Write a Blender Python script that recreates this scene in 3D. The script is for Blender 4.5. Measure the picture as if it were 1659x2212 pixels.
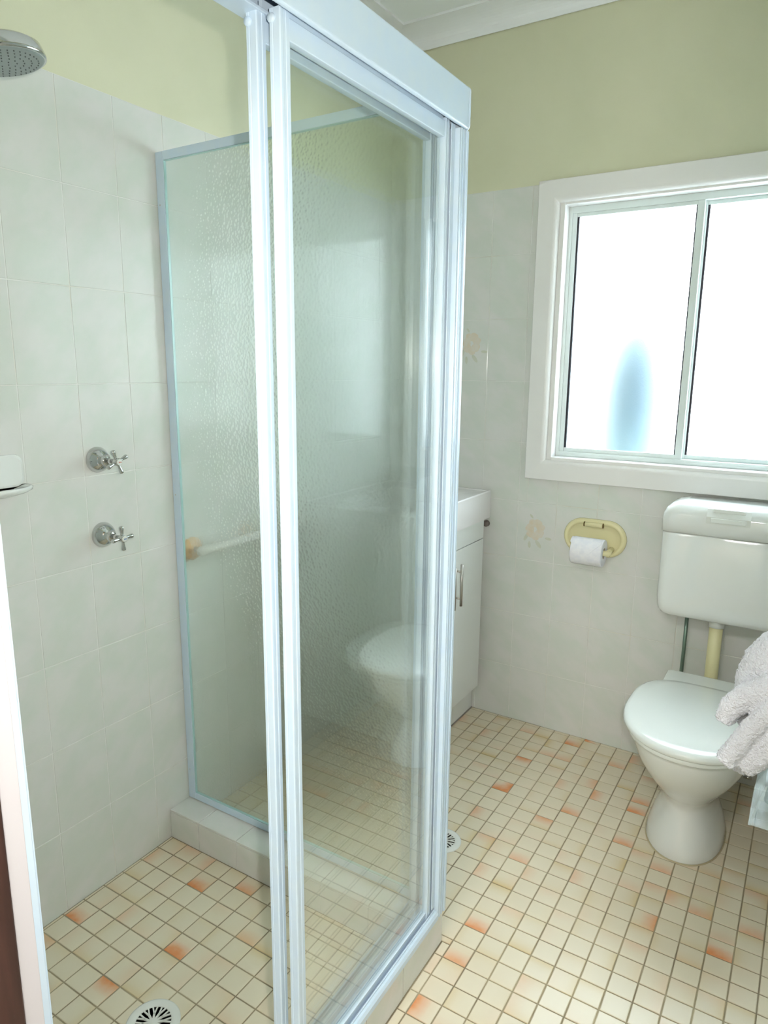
import bpy, bmesh, math, random
from math import sin, cos, pi, radians, sqrt
from mathutils import Vector, Matrix, noise

random.seed(7)
for o in list(bpy.data.objects):
    bpy.data.objects.remove(o)
SC = bpy.context.scene
COL = SC.collection

# ------------------------------------------------------------------ camera
CAMP = Vector((1.519, -0.9008, 1.3929))
R_RIGHT = Vector((0.8494, 0.5276, 0.0086))
YAW, PIT, ROL = -0.5549, -0.204, 0.0088
fwd = Vector((sin(YAW)*cos(PIT), cos(YAW)*cos(PIT), sin(PIT)))
r0 = Vector((cos(YAW), -sin(YAW), 0.0))
u0 = r0.cross(fwd)
right = cos(ROL)*r0 + sin(ROL)*u0
up = -sin(ROL)*r0 + cos(ROL)*u0
cam_d = bpy.data.cameras.new('camera')
cam = bpy.data.objects.new('camera', cam_d)
COL.objects.link(cam)
m = Matrix.Identity(4)
for i in range(3):
    m[i][0], m[i][1], m[i][2], m[i][3] = right[i], up[i], -fwd[i], CAMP[i]
cam.matrix_world = m
cam_d.sensor_fit = 'HORIZONTAL'
cam_d.sensor_width = 36.0
cam_d.lens = 1502.34/1659*36.0
cam_d.clip_start = 0.01
SC.camera = cam

# ------------------------------------------------------------------ light
w = bpy.data.worlds.new('sky'); SC.world = w; w.use_nodes = True
bg = w.node_tree.nodes['Background']
bg.inputs[0].default_value = (0.86, 0.94, 1.0, 1)
bg.inputs[1].default_value = 8.2

def area(name, loc, target, sx, sy, power, color):
    l = bpy.data.lights.new(name, 'AREA'); l.shape = 'RECTANGLE'
    l.size = sx; l.size_y = sy; l.energy = power; l.color = color
    o = bpy.data.objects.new(name, l); COL.objects.link(o)
    o.location = loc
    o.rotation_euler = (Vector(target)-Vector(loc)).to_track_quat('-Z', 'Y').to_euler()
    return o
# the camera's own flash, a few centimetres right of and above the lens
FL = CAMP + right*0.051 + up*0.043
area('camera_flash', FL, FL + fwd, 0.022, 0.012, 6.2, (1.0, 0.965, 0.90))
# added fill light in the unseen hallway, no lamp known there
area('hallway_fill', (1.25, -1.6, 2.42), (1.25, -1.5, 0), 0.5, 0.5, 14.0, (1.0, 0.98, 0.95))

vs = SC.view_settings
vs.view_transform = 'Standard'; vs.look = 'None'; vs.gamma = 1.0
vs.use_curve_mapping = False
vs.exposure = 1.13

# ------------------------------------------------------------------ helpers
def sc(r, g, b):
    f = lambda c: ((c/255+0.055)/1.055)**2.4 if c > 10.3 else c/255/12.92
    return (f(r), f(g), f(b), 1)

def mat(name, col, rough=0.5, metal=0.0, spec=0.5, coat=0.0, trans=0.0, ior=1.5):
    M = bpy.data.materials.new(name); M.use_nodes = True
    p = M.node_tree.nodes['Principled BSDF']
    p.inputs['Base Color'].default_value = col
    p.inputs['Roughness'].default_value = rough
    p.inputs['Metallic'].default_value = metal
    p.inputs['Specular IOR Level'].default_value = spec
    p.inputs['Coat Weight'].default_value = coat
    p.inputs['Coat Roughness'].default_value = 0.05
    p.inputs['Transmission Weight'].default_value = trans
    p.inputs['IOR'].default_value = ior
    return M

def N(M, t, **kw):
    n = M.node_tree.nodes.new(t)
    for k, v in kw.items(): setattr(n, k, v)
    return n
def L(M, a, b): M.node_tree.links.new(a, b)

def noise_tint(M, scale, c1, c2, stretch=(1, 1, 1), rot=(0, 0, 0), bump=0.0, lo=0.35, hi=0.65, detail=4, bscale=None):
    """colour wanders between c1 and c2 by world-space noise; optional bump"""
    g = N(M, 'ShaderNodeNewGeometry')
    m0 = N(M, 'ShaderNodeMapping'); m0.inputs['Rotation'].default_value = rot
    mp = N(M, 'ShaderNodeMapping'); mp.inputs['Scale'].default_value = stretch
    n = N(M, 'ShaderNodeTexNoise'); n.inputs['Scale'].default_value = scale; n.inputs['Detail'].default_value = detail
    r = N(M, 'ShaderNodeValToRGB')
    r.color_ramp.elements[0].position = lo; r.color_ramp.elements[0].color = c1
    r.color_ramp.elements[1].position = hi; r.color_ramp.elements[1].color = c2
    L(M, g.outputs['Position'], m0.inputs['Vector']); L(M, m0.outputs[0], mp.inputs['Vector']); L(M, mp.outputs[0], n.inputs['Vector'])
    L(M, n.outputs['Fac'], r.inputs[0])
    p = M.node_tree.nodes['Principled BSDF']
    L(M, r.outputs[0], p.inputs['Base Color'])
    if bump:
        n2 = N(M, 'ShaderNodeTexNoise'); n2.inputs['Scale'].default_value = bscale or scale*3
        L(M, g.outputs['Position'], n2.inputs['Vector'])
        b = N(M, 'ShaderNodeBump'); b.inputs['Strength'].default_value = bump; b.inputs['Distance'].default_value = 0.002
        L(M, n2.outputs['Fac'], b.inputs['Height']); L(M, b.outputs[0], p.inputs['Normal'])
    return r

# materials -----------------------------------------------------------
M_tile = mat('wall_tile_glaze', sc(222, 219, 214), 0.10, spec=0.28)
noise_tint(M_tile, 9, sc(223, 222, 218), sc(215, 219, 211), stretch=(1.6, 1.6, 0.4), rot=(0.75, 0.75, 0.0), bump=0.12, lo=0.38, hi=0.62, bscale=14)
M_grout = mat('wall_grout', sc(226, 222, 206), 0.5)
noise_tint(M_grout, 6, sc(230, 230, 226), sc(212, 207, 186), lo=0.5, hi=0.85)
M_fgrout = mat('floor_grout', sc(150, 138, 112), 0.8)
noise_tint(M_fgrout, 8, sc(140, 128, 104), sc(172, 160, 130))
M_paint = mat('cream_wall_paint', sc(216, 208, 160), 0.55, spec=0.3)
noise_tint(M_paint, 5, sc(220, 219, 191), sc(216, 216, 187), bump=0.06, bscale=220)
M_ceil = mat('ceiling_paint', sc(246, 250, 250), 0.7, spec=0.2)
M_cornice = mat('cornice_paint', sc(246, 248, 250), 0.5, spec=0.3)
M_gloss = mat('white_gloss_paint', sc(240, 238, 236), 0.22)
M_line = mat('lining_paint', sc(200, 196, 200), 0.4)
M_alu = mat('white_powder_coat', sc(218, 230, 238), 0.25)
noise_tint(M_alu, 30, sc(205, 224, 241), sc(209, 226, 239))
M_aluw = mat('window_powder_coat', sc(228, 236, 234), 0.3)
M_dark = mat('dark_rubber_gasket', sc(40, 38, 46), 0.6)
M_slot = mat('dark_track_recess', sc(70, 66, 78), 0.7)
M_wood = mat('dark_timber', sc(62, 40, 34), 0.45)
noise_tint(M_wood, 10, sc(70, 44, 38), sc(44, 28, 24), stretch=(6, 6, 0.5))
M_ceramic = mat('white_ceramic', sc(232, 234, 230), 0.08, coat=0.3)
M_plastic = mat('white_plastic', sc(228, 230, 224), 0.25)
M_seat = mat('seat_plastic', sc(236, 240, 236), 0.12)
M_cream = mat('cream_ceramic', sc(230, 222, 176), 0.12)
M_cpipe = mat('cream_plastic_pipe', sc(232, 224, 176), 0.35)
M_chrome = mat('chrome', sc(205, 205, 205), 0.07, metal=1.0)
M_brush = mat('brushed_steel', sc(190, 186, 180), 0.3, metal=1.0)
M_paper = mat('toilet_paper', sc(240, 240, 244), 0.9, spec=0.1)
noise_tint(M_paper, 60, sc(240, 240, 244), sc(232, 233, 240), bump=0.3, bscale=300)
M_counter = mat('basin_top', sc(236, 234, 234), 0.15)
M_cab = mat('white_gloss_laminate', sc(232, 236, 234), 0.12)
M_gap = mat('grey_kick_strip', sc(150, 146, 140), 0.7)  # even mid-grey for the thin strip along the kickboard's foot
M_tank = mat('blue_grey_tank', sc(98, 118, 132), 0.6)
M_hose = mat('braided_hose', sc(118, 140, 128), 0.35, metal=0.6)
M_rose = mat('peach_bracket', sc(226, 178, 120), 0.3)
M_clearp = mat('clear_plastic', sc(220, 232, 235), 0.08)
M_pit = mat('drain_pit', sc(40, 44, 42), 0.8)
M_red = mat('red_mark', sc(190, 90, 80), 0.4)
M_blue = mat('blue_mark', sc(70, 110, 170), 0.4)
M_conc = mat('outside_paving', sc(200, 200, 196), 0.9)
noise_tint(M_conc, 12, sc(232, 232, 228), sc(220, 221, 218))
M_hall = mat('hallway_paint', sc(226, 220, 205), 0.7, spec=0.2)
M_petal = mat('printed_petal', sc(226, 208, 184), 0.15)
noise_tint(M_petal, 60, sc(223, 216, 204), sc(222, 209, 188))
M_leaf = mat('printed_leaf', sc(192, 198, 172), 0.15)
noise_tint(M_leaf, 60, sc(206, 208, 190), sc(212, 212, 198))

# floor tile: glaze flashes stored per corner on each tile
M_ft = mat('floor_tile_glaze', sc(226, 216, 190), 0.27)
def ft_nodes():
    M = M_ft
    a = N(M, 'ShaderNodeVertexColor'); a.layer_name = 'glaze'
    sep = N(M, 'ShaderNodeSeparateColor'); L(M, a.outputs[0], sep.inputs[0])
    g = N(M, 'ShaderNodeNewGeometry')
    n = N(M, 'ShaderNodeTexNoise'); n.inputs['Scale'].default_value = 60; L(M, g.outputs['Position'], n.inputs['Vector'])
    md = N(M, 'ShaderNodeMath', operation='MULTIPLY_ADD'); md.inputs[1].default_value = 0.5; md.inputs[2].default_value = 0.75
    L(M, n.outputs[0], md.inputs[0])
    mu = N(M, 'ShaderNodeMath', operation='MULTIPLY'); L(M, sep.outputs[0], mu.inputs[0]); L(M, md.outputs[0], mu.inputs[1])
    mx = N(M, 'ShaderNodeMix', data_type='RGBA'); mx.inputs[6].default_value = sc(226, 216, 192); mx.inputs[7].default_value = sc(214, 192, 142)
    L(M, sep.outputs[1], mx.inputs[0])
    mx2 = N(M, 'ShaderNodeMix', data_type='RGBA'); mx2.inputs[7].default_value = sc(226, 148, 94)
    L(M, mx.outputs[2], mx2.inputs[6]); L(M, mu.outputs[0], mx2.inputs[0])
    p = M.node_tree.nodes['Principled BSDF']
    L(M, mx2.outputs[2], p.inputs['Base Color'])
ft_nodes()

def glass_thin(name, tint, base=0.04):
    """clear pane: straight transmission plus Fresnel-like mirror, works for both faces of the pane"""
    M = bpy.data.materials.new(name); M.use_nodes = True
    nt = M.node_tree; nt.nodes.remove(nt.nodes['Principled BSDF'])
    out = nt.nodes['Material Output']
    t = N(M, 'ShaderNodeBsdfTransparent'); t.inputs[0].default_value = tint
    gl = N(M, 'ShaderNodeBsdfGlossy'); gl.inputs['Roughness'].default_value = 0.0; gl.inputs[0].default_value = (1, 1, 1, 1)
    lw = N(M, 'ShaderNodeLayerWeight'); lw.inputs[0].default_value = 0.5
    pw = N(M, 'ShaderNodeMath', operation='POWER'); pw.inputs[1].default_value = 3.8
    ma = N(M, 'ShaderNodeMath', operation='MULTIPLY_ADD'); ma.inputs[1].default_value = 1-base; ma.inputs[2].default_value = base
    mx = N(M, 'ShaderNodeMixShader')
    L(M, lw.outputs['Facing'], pw.inputs[0]); L(M, pw.outputs[0], ma.inputs[0]); L(M, ma.outputs[0], mx.inputs[0])
    L(M, t.outputs[0], mx.inputs[1]); L(M, gl.outputs[0], mx.inputs[2]); L(M, mx.outputs[0], out.inputs[0])
    return M
M_clear = glass_thin('clear_glass', (0.98, 0.994, 0.985, 1))
M_edge = mat('green_glass_edge', sc(172, 205, 205), 0.15)

# hammered obscure glass of the return panel
M_ham = mat('hammered_glass', (0.94, 0.995, 0.955, 1), 0.24, trans=1.0, ior=1.45)
def ham():
    M = M_ham; g = N(M, 'ShaderNodeNewGeometry')
    v = N(M, 'ShaderNodeTexVoronoi'); v.inputs['Scale'].default_value = 125; v.feature = 'SMOOTH_F1'; v.inputs['Smoothness'].default_value = 0.4
    L(M, g.outputs['Position'], v.inputs['Vector'])
    b = N(M, 'ShaderNodeBump'); b.inputs['Strength'].default_value = 0.33; b.inputs['Distance'].default_value = 0.002
    L(M, v.outputs['Distance'], b.inputs['Height'])
    p = M.node_tree.nodes['Principled BSDF']; L(M, b.outputs[0], p.inputs['Normal'])
    out = M.node_tree.nodes['Material Output']
    t = N(M, 'ShaderNodeBsdfTransparent'); t.inputs[0].default_value = (0.955, 0.99, 0.965, 1)
    mx = N(M, 'ShaderNodeMixShader'); mx.inputs[0].default_value = 0.5
    L(M, t.outputs[0], mx.inputs[1]); L(M, p.outputs[0], mx.inputs[2]); L(M, mx.outputs[0], out.inputs[0])
ham()

# frosted window pane: scatters daylight into the room
def frosted():
    M = bpy.data.materials.new('frosted_window_glass'); M.use_nodes = True
    nt = M.node_tree; nt.nodes.remove(nt.nodes['Principled BSDF']); out = nt.nodes['Material Output']
    tr = N(M, 'ShaderNodeBsdfTransparent'); tr.inputs[0].default_value = (0.95, 0.99, 1, 1)
    rf = N(M, 'ShaderNodeBsdfRefraction'); rf.inputs['Roughness'].default_value = 0.72; rf.inputs['IOR'].default_value = 1.3
    rf.inputs[0].default_value = (0.95, 0.99, 1, 1)
    gl = N(M, 'ShaderNodeBsdfGlossy'); gl.inputs['Roughness'].default_value = 0.12
    g = N(M, 'ShaderNodeNewGeometry'); n = N(M, 'ShaderNodeTexNoise'); n.inputs['Scale'].default_value = 260; n.inputs['Detail'].default_value = 2
    L(M, g.outputs['Position'], n.inputs['Vector'])
    b = N(M, 'ShaderNodeBump'); b.inputs['Strength'].default_value = 0.35; b.inputs['Distance'].default_value = 0.002
    L(M, n.outputs[0], b.inputs['Height']); L(M, b.outputs[0], rf.inputs['Normal']); L(M, b.outputs[0], gl.inputs['Normal'])
    m1 = N(M, 'ShaderNodeMixShader'); m1.inputs[0].default_value = 0.99
    L(M, tr.outputs[0], m1.inputs[1]); L(M, rf.outputs[0], m1.inputs[2])
    m2 = N(M, 'ShaderNodeMixShader'); m2.inputs[0].default_value = 0.04
    L(M, m1.outputs[0], m2.inputs[1]); L(M, gl.outputs[0], m2.inputs[2]); L(M, m2.outputs[0], out.inputs[0])
    return M
M_frost = frosted()

# towel
M_towel = mat('terry_cloth', sc(240, 242, 250), 0.95, spec=0.05)
def tw():
    M = M_towel; g = N(M, 'ShaderNodeNewGeometry')
    n = N(M, 'ShaderNodeTexNoise'); n.inputs['Scale'].default_value = 420; n.inputs['Detail'].default_value = 2
    L(M, g.outputs['Position'], n.inputs['Vector'])
    b = N(M, 'ShaderNodeBump'); b.inputs['Strength'].default_value = 0.9; b.inputs['Distance'].default_value = 0.004
    L(M, n.outputs[0], b.inputs['Height']); p = M.node_tree.nodes['Principled BSDF']
    L(M, b.outputs[0], p.inputs['Normal']); p.inputs['Sheen Weight'].default_value = 0.4
tw()
# clear plastic: thin, milky
def clearp():
    M = M_clearp; p = M.node_tree.nodes['Principled BSDF']; out = M.node_tree.nodes['Material Output']
    t = N(M, 'ShaderNodeBsdfTransparent'); t.inputs[0].default_value = (0.95, 0.97, 0.97, 1)
    mx = N(M, 'ShaderNodeMixShader'); mx.inputs[0].default_value = 0.28
    L(M, t.outputs[0], mx.inputs[1]); L(M, p.outputs[0], mx.inputs[2]); L(M, mx.outputs[0], out.inputs[0])
clearp()

# mesh helpers --------------------------------------------------------
def link(name, me, M=None, parent=None, label=None, smooth=False, kind=None):
    o = bpy.data.objects.new(name, me); COL.objects.link(o)
    if M is not None and not me.materials: me.materials.append(M)
    if parent is not None: o.parent = parent
    if label: o['label'] = label
    if kind: o['kind'] = kind
    if smooth:
        for p in me.polygons: p.use_smooth = True
    return o
def obj(name, bm, M, parent=None, label=None, smooth=False, kind=None):
    me = bpy.data.meshes.new(name); bm.normal_update(); bm.to_mesh(me); bm.free()
    return link(name, me, M, parent, label, smooth, kind)
def thing(name, label, cat, loc=(0, 0, 0), group=None):
    o = bpy.data.objects.new(name, None); COL.objects.link(o); o.location = loc
    o.empty_display_size = 0.05
    tag(o, label, cat, group); return o
def tag(o, label, cat, group=None):
    o['label'] = label; o['category'] = cat
    if group: o['group'] = group
def struct(name, bm, M, smooth=False):
    return obj(name, bm, M, kind='structure', smooth=smooth)
def sempty(name):
    o = bpy.data.objects.new(name, None); COL.objects.link(o); o['kind'] = 'structure'; return o

def box(bm, x0, x1, y0, y1, z0, z1, bev=0.0, seg=2):
    b = bmesh.new()
    v = [b.verts.new((x, y, z)) for x in (x0, x1) for y in (y0, y1) for z in (z0, z1)]
    for f in ((0, 1, 3, 2), (4, 6, 7, 5), (0, 4, 5, 1), (2, 3, 7, 6), (0, 2, 6, 4), (1, 5, 7, 3)):
        b.faces.new([v[i] for i in f])
    if bev:
        bmesh.ops.bevel(b, geom=b.edges[:], offset=bev, segments=seg, profile=0.5, affect='EDGES')
    merge(bm, b)
def merge(bm, b, mtx=None):
    me = bpy.data.meshes.new('tmp'); b.to_mesh(me); b.free()
    if mtx is not None: me.transform(mtx)
    bm.from_mesh(me); bpy.data.meshes.remove(me)
def B(*a, **k):
    bm = bmesh.new(); box(bm, *a, **k); return bm
def prism(bm, pts, a0, a1, axis):
    """extrude a closed 2-D outline along an axis; pts are the other two coordinates in x,y,z order"""
    def P(p, a):
        if axis == 'x': return (a, p[0], p[1])
        if axis == 'y': return (p[0], a, p[1])
        return (p[0], p[1], a)
    A = [bm.verts.new(P(p, a0)) for p in pts]; Bv = [bm.verts.new(P(p, a1)) for p in pts]
    n = len(pts); fs = [bm.faces.new(A), bm.faces.new(Bv[::-1])]
    for i in range(n): fs.append(bm.faces.new((A[i], Bv[i], Bv[(i+1) % n], A[(i+1) % n])))
    bmesh.ops.recalc_face_normals(bm, faces=fs)
def lathe(bm, prof, axis_o, axis_d, seg=32, cap=True):
    """prof: list of (r, h) along direction axis_d from axis_o"""
    d = Vector(axis_d).normalized(); q = d.to_track_quat('Z', 'Y'); o = Vector(axis_o)
    rings = []
    for r, h in prof:
        if r < 1e-6: rings.append([bm.verts.new(o + d*h)])
        else: rings.append([bm.verts.new(o + q @ Vector((r*cos(2*pi*i/seg), r*sin(2*pi*i/seg), h))) for i in range(seg)])
    fs = []
    for A, C in zip(rings, rings[1:]):
        for i in range(seg):
            j = (i+1) % seg
            if len(A) == 1 and len(C) == 1: continue
            if len(A) == 1: fs.append(bm.faces.new((A[0], C[i], C[j])))
            elif len(C) == 1: fs.append(bm.faces.new((A[i], A[j], C[0])))
            else: fs.append(bm.faces.new((A[i], A[j], C[j], C[i])))
    for rg, flip in ((rings[0], True), (rings[-1], False)):
        if len(rg) > 2 and cap: fs.append(bm.faces.new(rg))
    bmesh.ops.recalc_face_normals(bm, faces=fs)
def tube(bm, pts, r, seg=16, cap=True):
    pts = [Vector(p) for p in pts]; rr = r if isinstance(r, (list, tuple)) else [r]*len(pts)
    rings = []; ref = None
    for i, p in enumerate(pts):
        t = (pts[min(i+1, len(pts)-1)] - pts[max(i-1, 0)]).normalized()
        if ref is None:
            ref = Vector((0, 0, 1)) if abs(t.z) < 0.9 else Vector((1, 0, 0))
        a = (ref - t*ref.dot(t)).normalized(); b = t.cross(a); ref = a
        rings.append([bm.verts.new(p + a*rr[i]*cos(2*pi*k/seg) + b*rr[i]*sin(2*pi*k/seg)) for k in range(seg)])
    fs = []
    for A, C in zip(rings, rings[1:]):
        for k in range(seg): fs.append(bm.faces.new((A[k], A[(k+1) % seg], C[(k+1) % seg], C[k])))
    if cap: fs += [bm.faces.new(rings[0]), bm.faces.new(rings[-1])]
    bmesh.ops.recalc_face_normals(bm, faces=fs)
def loft(bm, rings, cap=True):
    R = [[bm.verts.new(p) for p in rg] for rg in rings]; n = len(R[0]); fs = []
    for A, C in zip(R, R[1:]):
        for k in range(n): fs.append(bm.faces.new((A[k], A[(k+1) % n], C[(k+1) % n], C[k])))
    if cap: fs += [bm.faces.new(R[0]), bm.faces.new(R[-1])]
    bmesh.ops.recalc_face_normals(bm, faces=fs)
def arc(a, b, n): return [a+(b-a)*i/n for i in range(n+1)]
def rrect(x0, x1, y0, y1, r, n=6):
    pts = []
    for cx, cy, a in ((x1-r, y1-r, 0), (x0+r, y1-r, pi/2), (x0+r, y0+r, pi), (x1-r, y0+r, 3*pi/2)):
        for i in range(n+1): t = a+pi/2*i/n; pts.append((cx+r*cos(t), cy+r*sin(t)))
    return pts
def clip(u0, u1, a, b): return max(u0, a), min(u1, b)

# ------------------------------------------------------------------ dimensions
YB = 1.594      # inner face of the window wall
XR = 1.65       # inner face of the right wall
YN = -0.555     # inner face of the door wall
TW, TH, G = 0.15, 0.2248, 0.0010
ZT = 9*TH       # top of the tiling
ZC = 2.60

# ------------------------------------------------------------------ structure: walls
T = 0.007   # tile thickness in front of the bed
bm = bmesh.new(); box(bm, -0.12, -T, YN-0.02, YB+0.12, -0.05, ZC)
wall_left = struct('wall_left', bm, M_paint)
# window opening
WX0, WX1, WZ0, WZ1 = 0.682, 1.562, 1.068, 1.962
bm = bmesh.new()
box(bm, -T, WX0, YB+T, YB+0.13, -0.05, ZC); box(bm, WX1, XR+0.12, YB+T, YB+0.13, -0.05, ZC)
box(bm, WX0, WX1, YB+T, YB+0.13, -0.05, WZ0); box(bm, WX0, WX1, YB+T, YB+0.13, WZ1, ZC)
wall_back = struct('wall_back', bm, M_paint)
bm = bmesh.new(); box(bm, XR+T, XR+0.12, YN-0.02, YB+T, -0.05, ZC)
wall_right = struct('wall_right', bm, M_paint)
DX0, DX1, DZ = 0.892, 1.545, 2.05
bm = bmesh.new()
box(bm, -0.12, DX0-0.012, YN-0.195, YN-0.007, -0.05, ZC); box(bm, DX1+0.03, XR+0.12, YN-0.195, YN-0.021, -0.05, ZC)
box(bm, DX0-0.012, DX1+0.03, YN-0.195, YN-0.021, DZ+0.03, ZC)
wall_front = struct('wall_front', bm, M_paint)

def upper(parent, coords):
    b = B(*coords); obj('plaster', b, M_paint, parent)
# painted plaster above the tiles sits flush with the tile bed, proud of the grout plane
upper(wall_left, (-T, -0.003, YN, YB, ZT, ZC))
upper(wall_back, (-T, XR, YB+0.003, YB+T, max(ZT, WZ1+0.05), ZC))
bmx = B(-T, WX0-0.04, YB+0.003, YB+T, ZT, WZ1+0.05); obj('plaster', bmx, M_paint, wall_back)
upper(wall_right, (XR+0.003, XR+T, YN, YB, ZT, ZC))

tile_cache = {}
def tile_mesh(wd, ht, plane):
    key = (round(wd, 4), round(ht, 4), plane)
    if key in tile_cache: return tile_cache[key]
    bv = 0.0011; t = 0.0055
    b = bmesh.new()
    def ring(i, d): return [b.verts.new(p) for p in ((-wd/2+i, d, -ht/2+i), (wd/2-i, d, -ht/2+i), (wd/2-i, d, ht/2-i), (-wd/2+i, d, ht/2-i))]
    A = ring(0, t); C = ring(0, bv); Dm = ring(bv*0.35, bv*0.3); D = ring(bv, 0)
    b.faces.new(D)
    for P, Q in ((A, C), (C, Dm), (Dm, D)):
        for i in range(4): b.faces.new((P[i], P[(i+1) % 4], Q[(i+1) % 4], Q[i]))
    bmesh.ops.recalc_face_normals(b, faces=b.faces[:])
    me = bpy.data.meshes.new('tile'); b.to_mesh(me); b.free()
    # local: x across, y depth (0 = face, + into the wall), z up
    if plane == 'L': me.transform(Matrix.Rotation(pi/2, 4, 'Z'))       # faces +x
    if plane == 'R': me.transform(Matrix.Rotation(-pi/2, 4, 'Z'))
    if plane == 'F': me.transform(Matrix.Rotation(pi, 4, 'Z'))
    # fix winding after recalc on an open shell: make the face normal look out of the wall
    me.materials.append(M_tile); tile_cache[key] = me
    want = {'L': Vector((1, 0, 0)), 'R': Vector((-1, 0, 0)), 'B': Vector((0, -1, 0)), 'F': Vector((0, 1, 0))}[plane]
    big = max(me.polygons, key=lambda p: p.area)
    if big.normal.dot(want) < 0: me.flip_normals()
    return me
def put_tile(parent, plane, pos, u0, u1, z0, z1):
    u0 += G; u1 -= G; z0 += (G if z0 > 0.001 else -0.001); z1 -= G
    if u1-u0 < 0.006 or z1-z0 < 0.006: return
    me = tile_mesh(u1-u0, z1-z0, plane)
    o = bpy.data.objects.new('tile', me); COL.objects.link(o); o.parent = parent
    uc, zc = (u0+u1)/2, (z0+z1)/2
    j = (random.random()-0.5)*0.0004
    o.location = (pos+j, uc, zc) if plane in 'LR' else (uc, pos+j, zc)
def tile_wall(parent, plane, pos, u_first, ua, ub, rows=9, holes=(), z_from=0.0):
    k = math.floor((ua-u_first)/TW)
    while u_first+k*TW < ub:
        a, b = clip(u_first+k*TW, u_first+(k+1)*TW, ua, ub)
        for r in range(rows):
            z0, z1 = max(r*TH, z_from), (r+1)*TH
            segs = [(a, b, z0, z1)]
            for hx0, hx1, hz0, hz1 in holes:
                nxt = []
                for (p, q, c, d) in segs:
                    if q <= hx0 or p >= hx1 or d <= hz0 or c >= hz1: nxt.append((p, q, c, d)); continue
                    if p < hx0: nxt.append((p, hx0, c, d)); p = hx0
                    if q > hx1: nxt.append((hx1, q, c, d)); q = hx1
                    if c < hz0: nxt.append((p, q, c, hz0))
                    if d > hz1: nxt.append((p, q, hz1, d))
                segs = nxt
            for s in segs: put_tile(parent, plane, pos, *s)
        k += 1
def grout(parent, coords): obj('grout', B(*coords), M_grout, parent)
grout(wall_left, (-T, -0.0010, YN, YB, 0, ZT)); tile_wall(wall_left, 'L', 0.0, 0.0, YN+0.001, YB-0.001)
AX0, AX1, AZ0, AZ1 = 0.603, 1.641, 0.993, 2.030      # architrave outside
hole = (AX0+0.01, AX1-0.01, AZ0+0.01, AZ1)
for c in ((0, hole[0], YB+0.0010, YB+T, 0, ZT), (hole[1], XR, YB+0.0010, YB+T, 0, ZT), (hole[0], hole[1], YB+0.0010, YB+T, 0, hole[2])):
    grout(wall_back, c)
tile_wall(wall_back, 'B', YB, 0.5779, 0.001, XR-0.001, holes=[hole])
grout(wall_right, (XR+0.0010, XR+T, YN, YB, 0, ZT)); tile_wall(wall_right, 'R', XR, 0.05, YN+0.001, YB-0.001)
obj('grout', B(0, DX0-0.014, YN-0.007, YN-0.0010, 0, ZT), M_grout, wall_front); tile_wall(wall_front, 'F', YN, -0.02, 0.001, DX0-0.014)
obj('plaster', B(0, DX0-0.014, YN-0.007, YN-0.003, ZT, ZC), M_paint, wall_front)

# ceiling with cove cornice
ceiling = struct('ceiling', B(-0.12, XR+0.12, YN-0.195, YB+0.13, ZC, ZC+0.05), M_ceil)
cov = [(0.0, -0.062), (0.004, -0.062), (0.006, -0.05)] + [(0.006+0.088*(1-cos(t)), -0.05+0.042*sin(t)) for t in arc(0.25, pi/2, 8)] + [(0.1, -0.008), (0.1, 0.0), (0.0, 0.0)]
def cornice(name, pts, a0, a1, axis):
    b = bmesh.new(); prism(b, pts, a0, a1, axis); return struct(name, b, M_cornice)
cornice('trim_1', [(YB-h, ZC+z) for h, z in cov][::-1], 0, XR, 'x')
cornice('trim_2', [(0+h, ZC+z) for h, z in cov], YN, YB, 'y')
cornice('trim_3', [(XR-h, ZC+z) for h, z in cov][::-1], YN, YB, 'y')

# window architrave (mitred, rounded inside edge) -----------------------
def mitred(name, x0, x1, z0, z1, prof, M, y, structure=True):
    """prof: list of (inset from outside edge, depth towards the room)"""
    parts = []
    sides = {'bottom': lambda i: ((x0+i, z0+i), (x1-i, z0+i)), 'top': lambda i: ((x0+i, z1-i), (x1-i, z1-i)),
             'left': lambda i: ((x0+i, z0+i), (x0+i, z1-i)), 'right': lambda i: ((x1-i, z0+i), (x1-i, z1-i))}
    e = sempty(name)
    for s, fn in sides.items():
        b = bmesh.new(); A = []; C = []
        for i, d in prof:
            p, q = fn(i); A.append(b.verts.new((p[0], y-d, p[1]))); C.append(b.verts.new((q[0], y-d, q[1])))
        n = len(prof); fs = [b.faces.new(A), b.faces.new(C)]
        for k in range(n): fs.append(b.faces.new((A[k], A[(k+1) % n], C[(k+1) % n], C[k])))
        bmesh.ops.recalc_face_normals(b, faces=fs)
        obj('board', b, M, e)
    return e
aw = WX0-AX0
prof = [(0, 0.0), (0, 0.015), (0.002, 0.017), (aw-0.022, 0.019)] + [(aw-0.022+0.018*sin(t), 0.001+0.018*cos(t)) for t in arc(0.15, pi/2, 6)] + [(aw-0.004, 0.0)]
mitred('trim_4', AX0, AX1, AZ0, AZ1-0.0, prof, M_gloss, YB)
# reveal lining
lin = sempty('trim_5')
YF = YB+0.046     # room-side face of the aluminium frame
LT = 0.014
obj('board', B(WX0-0.004, WX0+LT, YB-0.002, YF+0.05, WZ0-0.004, WZ1+0.004, bev=0.002), M_gloss, lin)
obj('board', B(WX1-LT, WX1+0.004, YB-0.002, YF+0.05, WZ0-0.004, WZ1+0.004, bev=0.002), M_gloss, lin)
obj('board', B(WX0+LT, WX1-LT, YB-0.002, YF+0.05, WZ1-LT, WZ1+0.004, bev=0.002), M_gloss, lin)
obj('sill', B(WX0+LT, WX1-LT, YB-0.010, YF+0.05, WZ0-0.004, WZ0+0.010, bev=0.003), M_gloss, lin)

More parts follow.
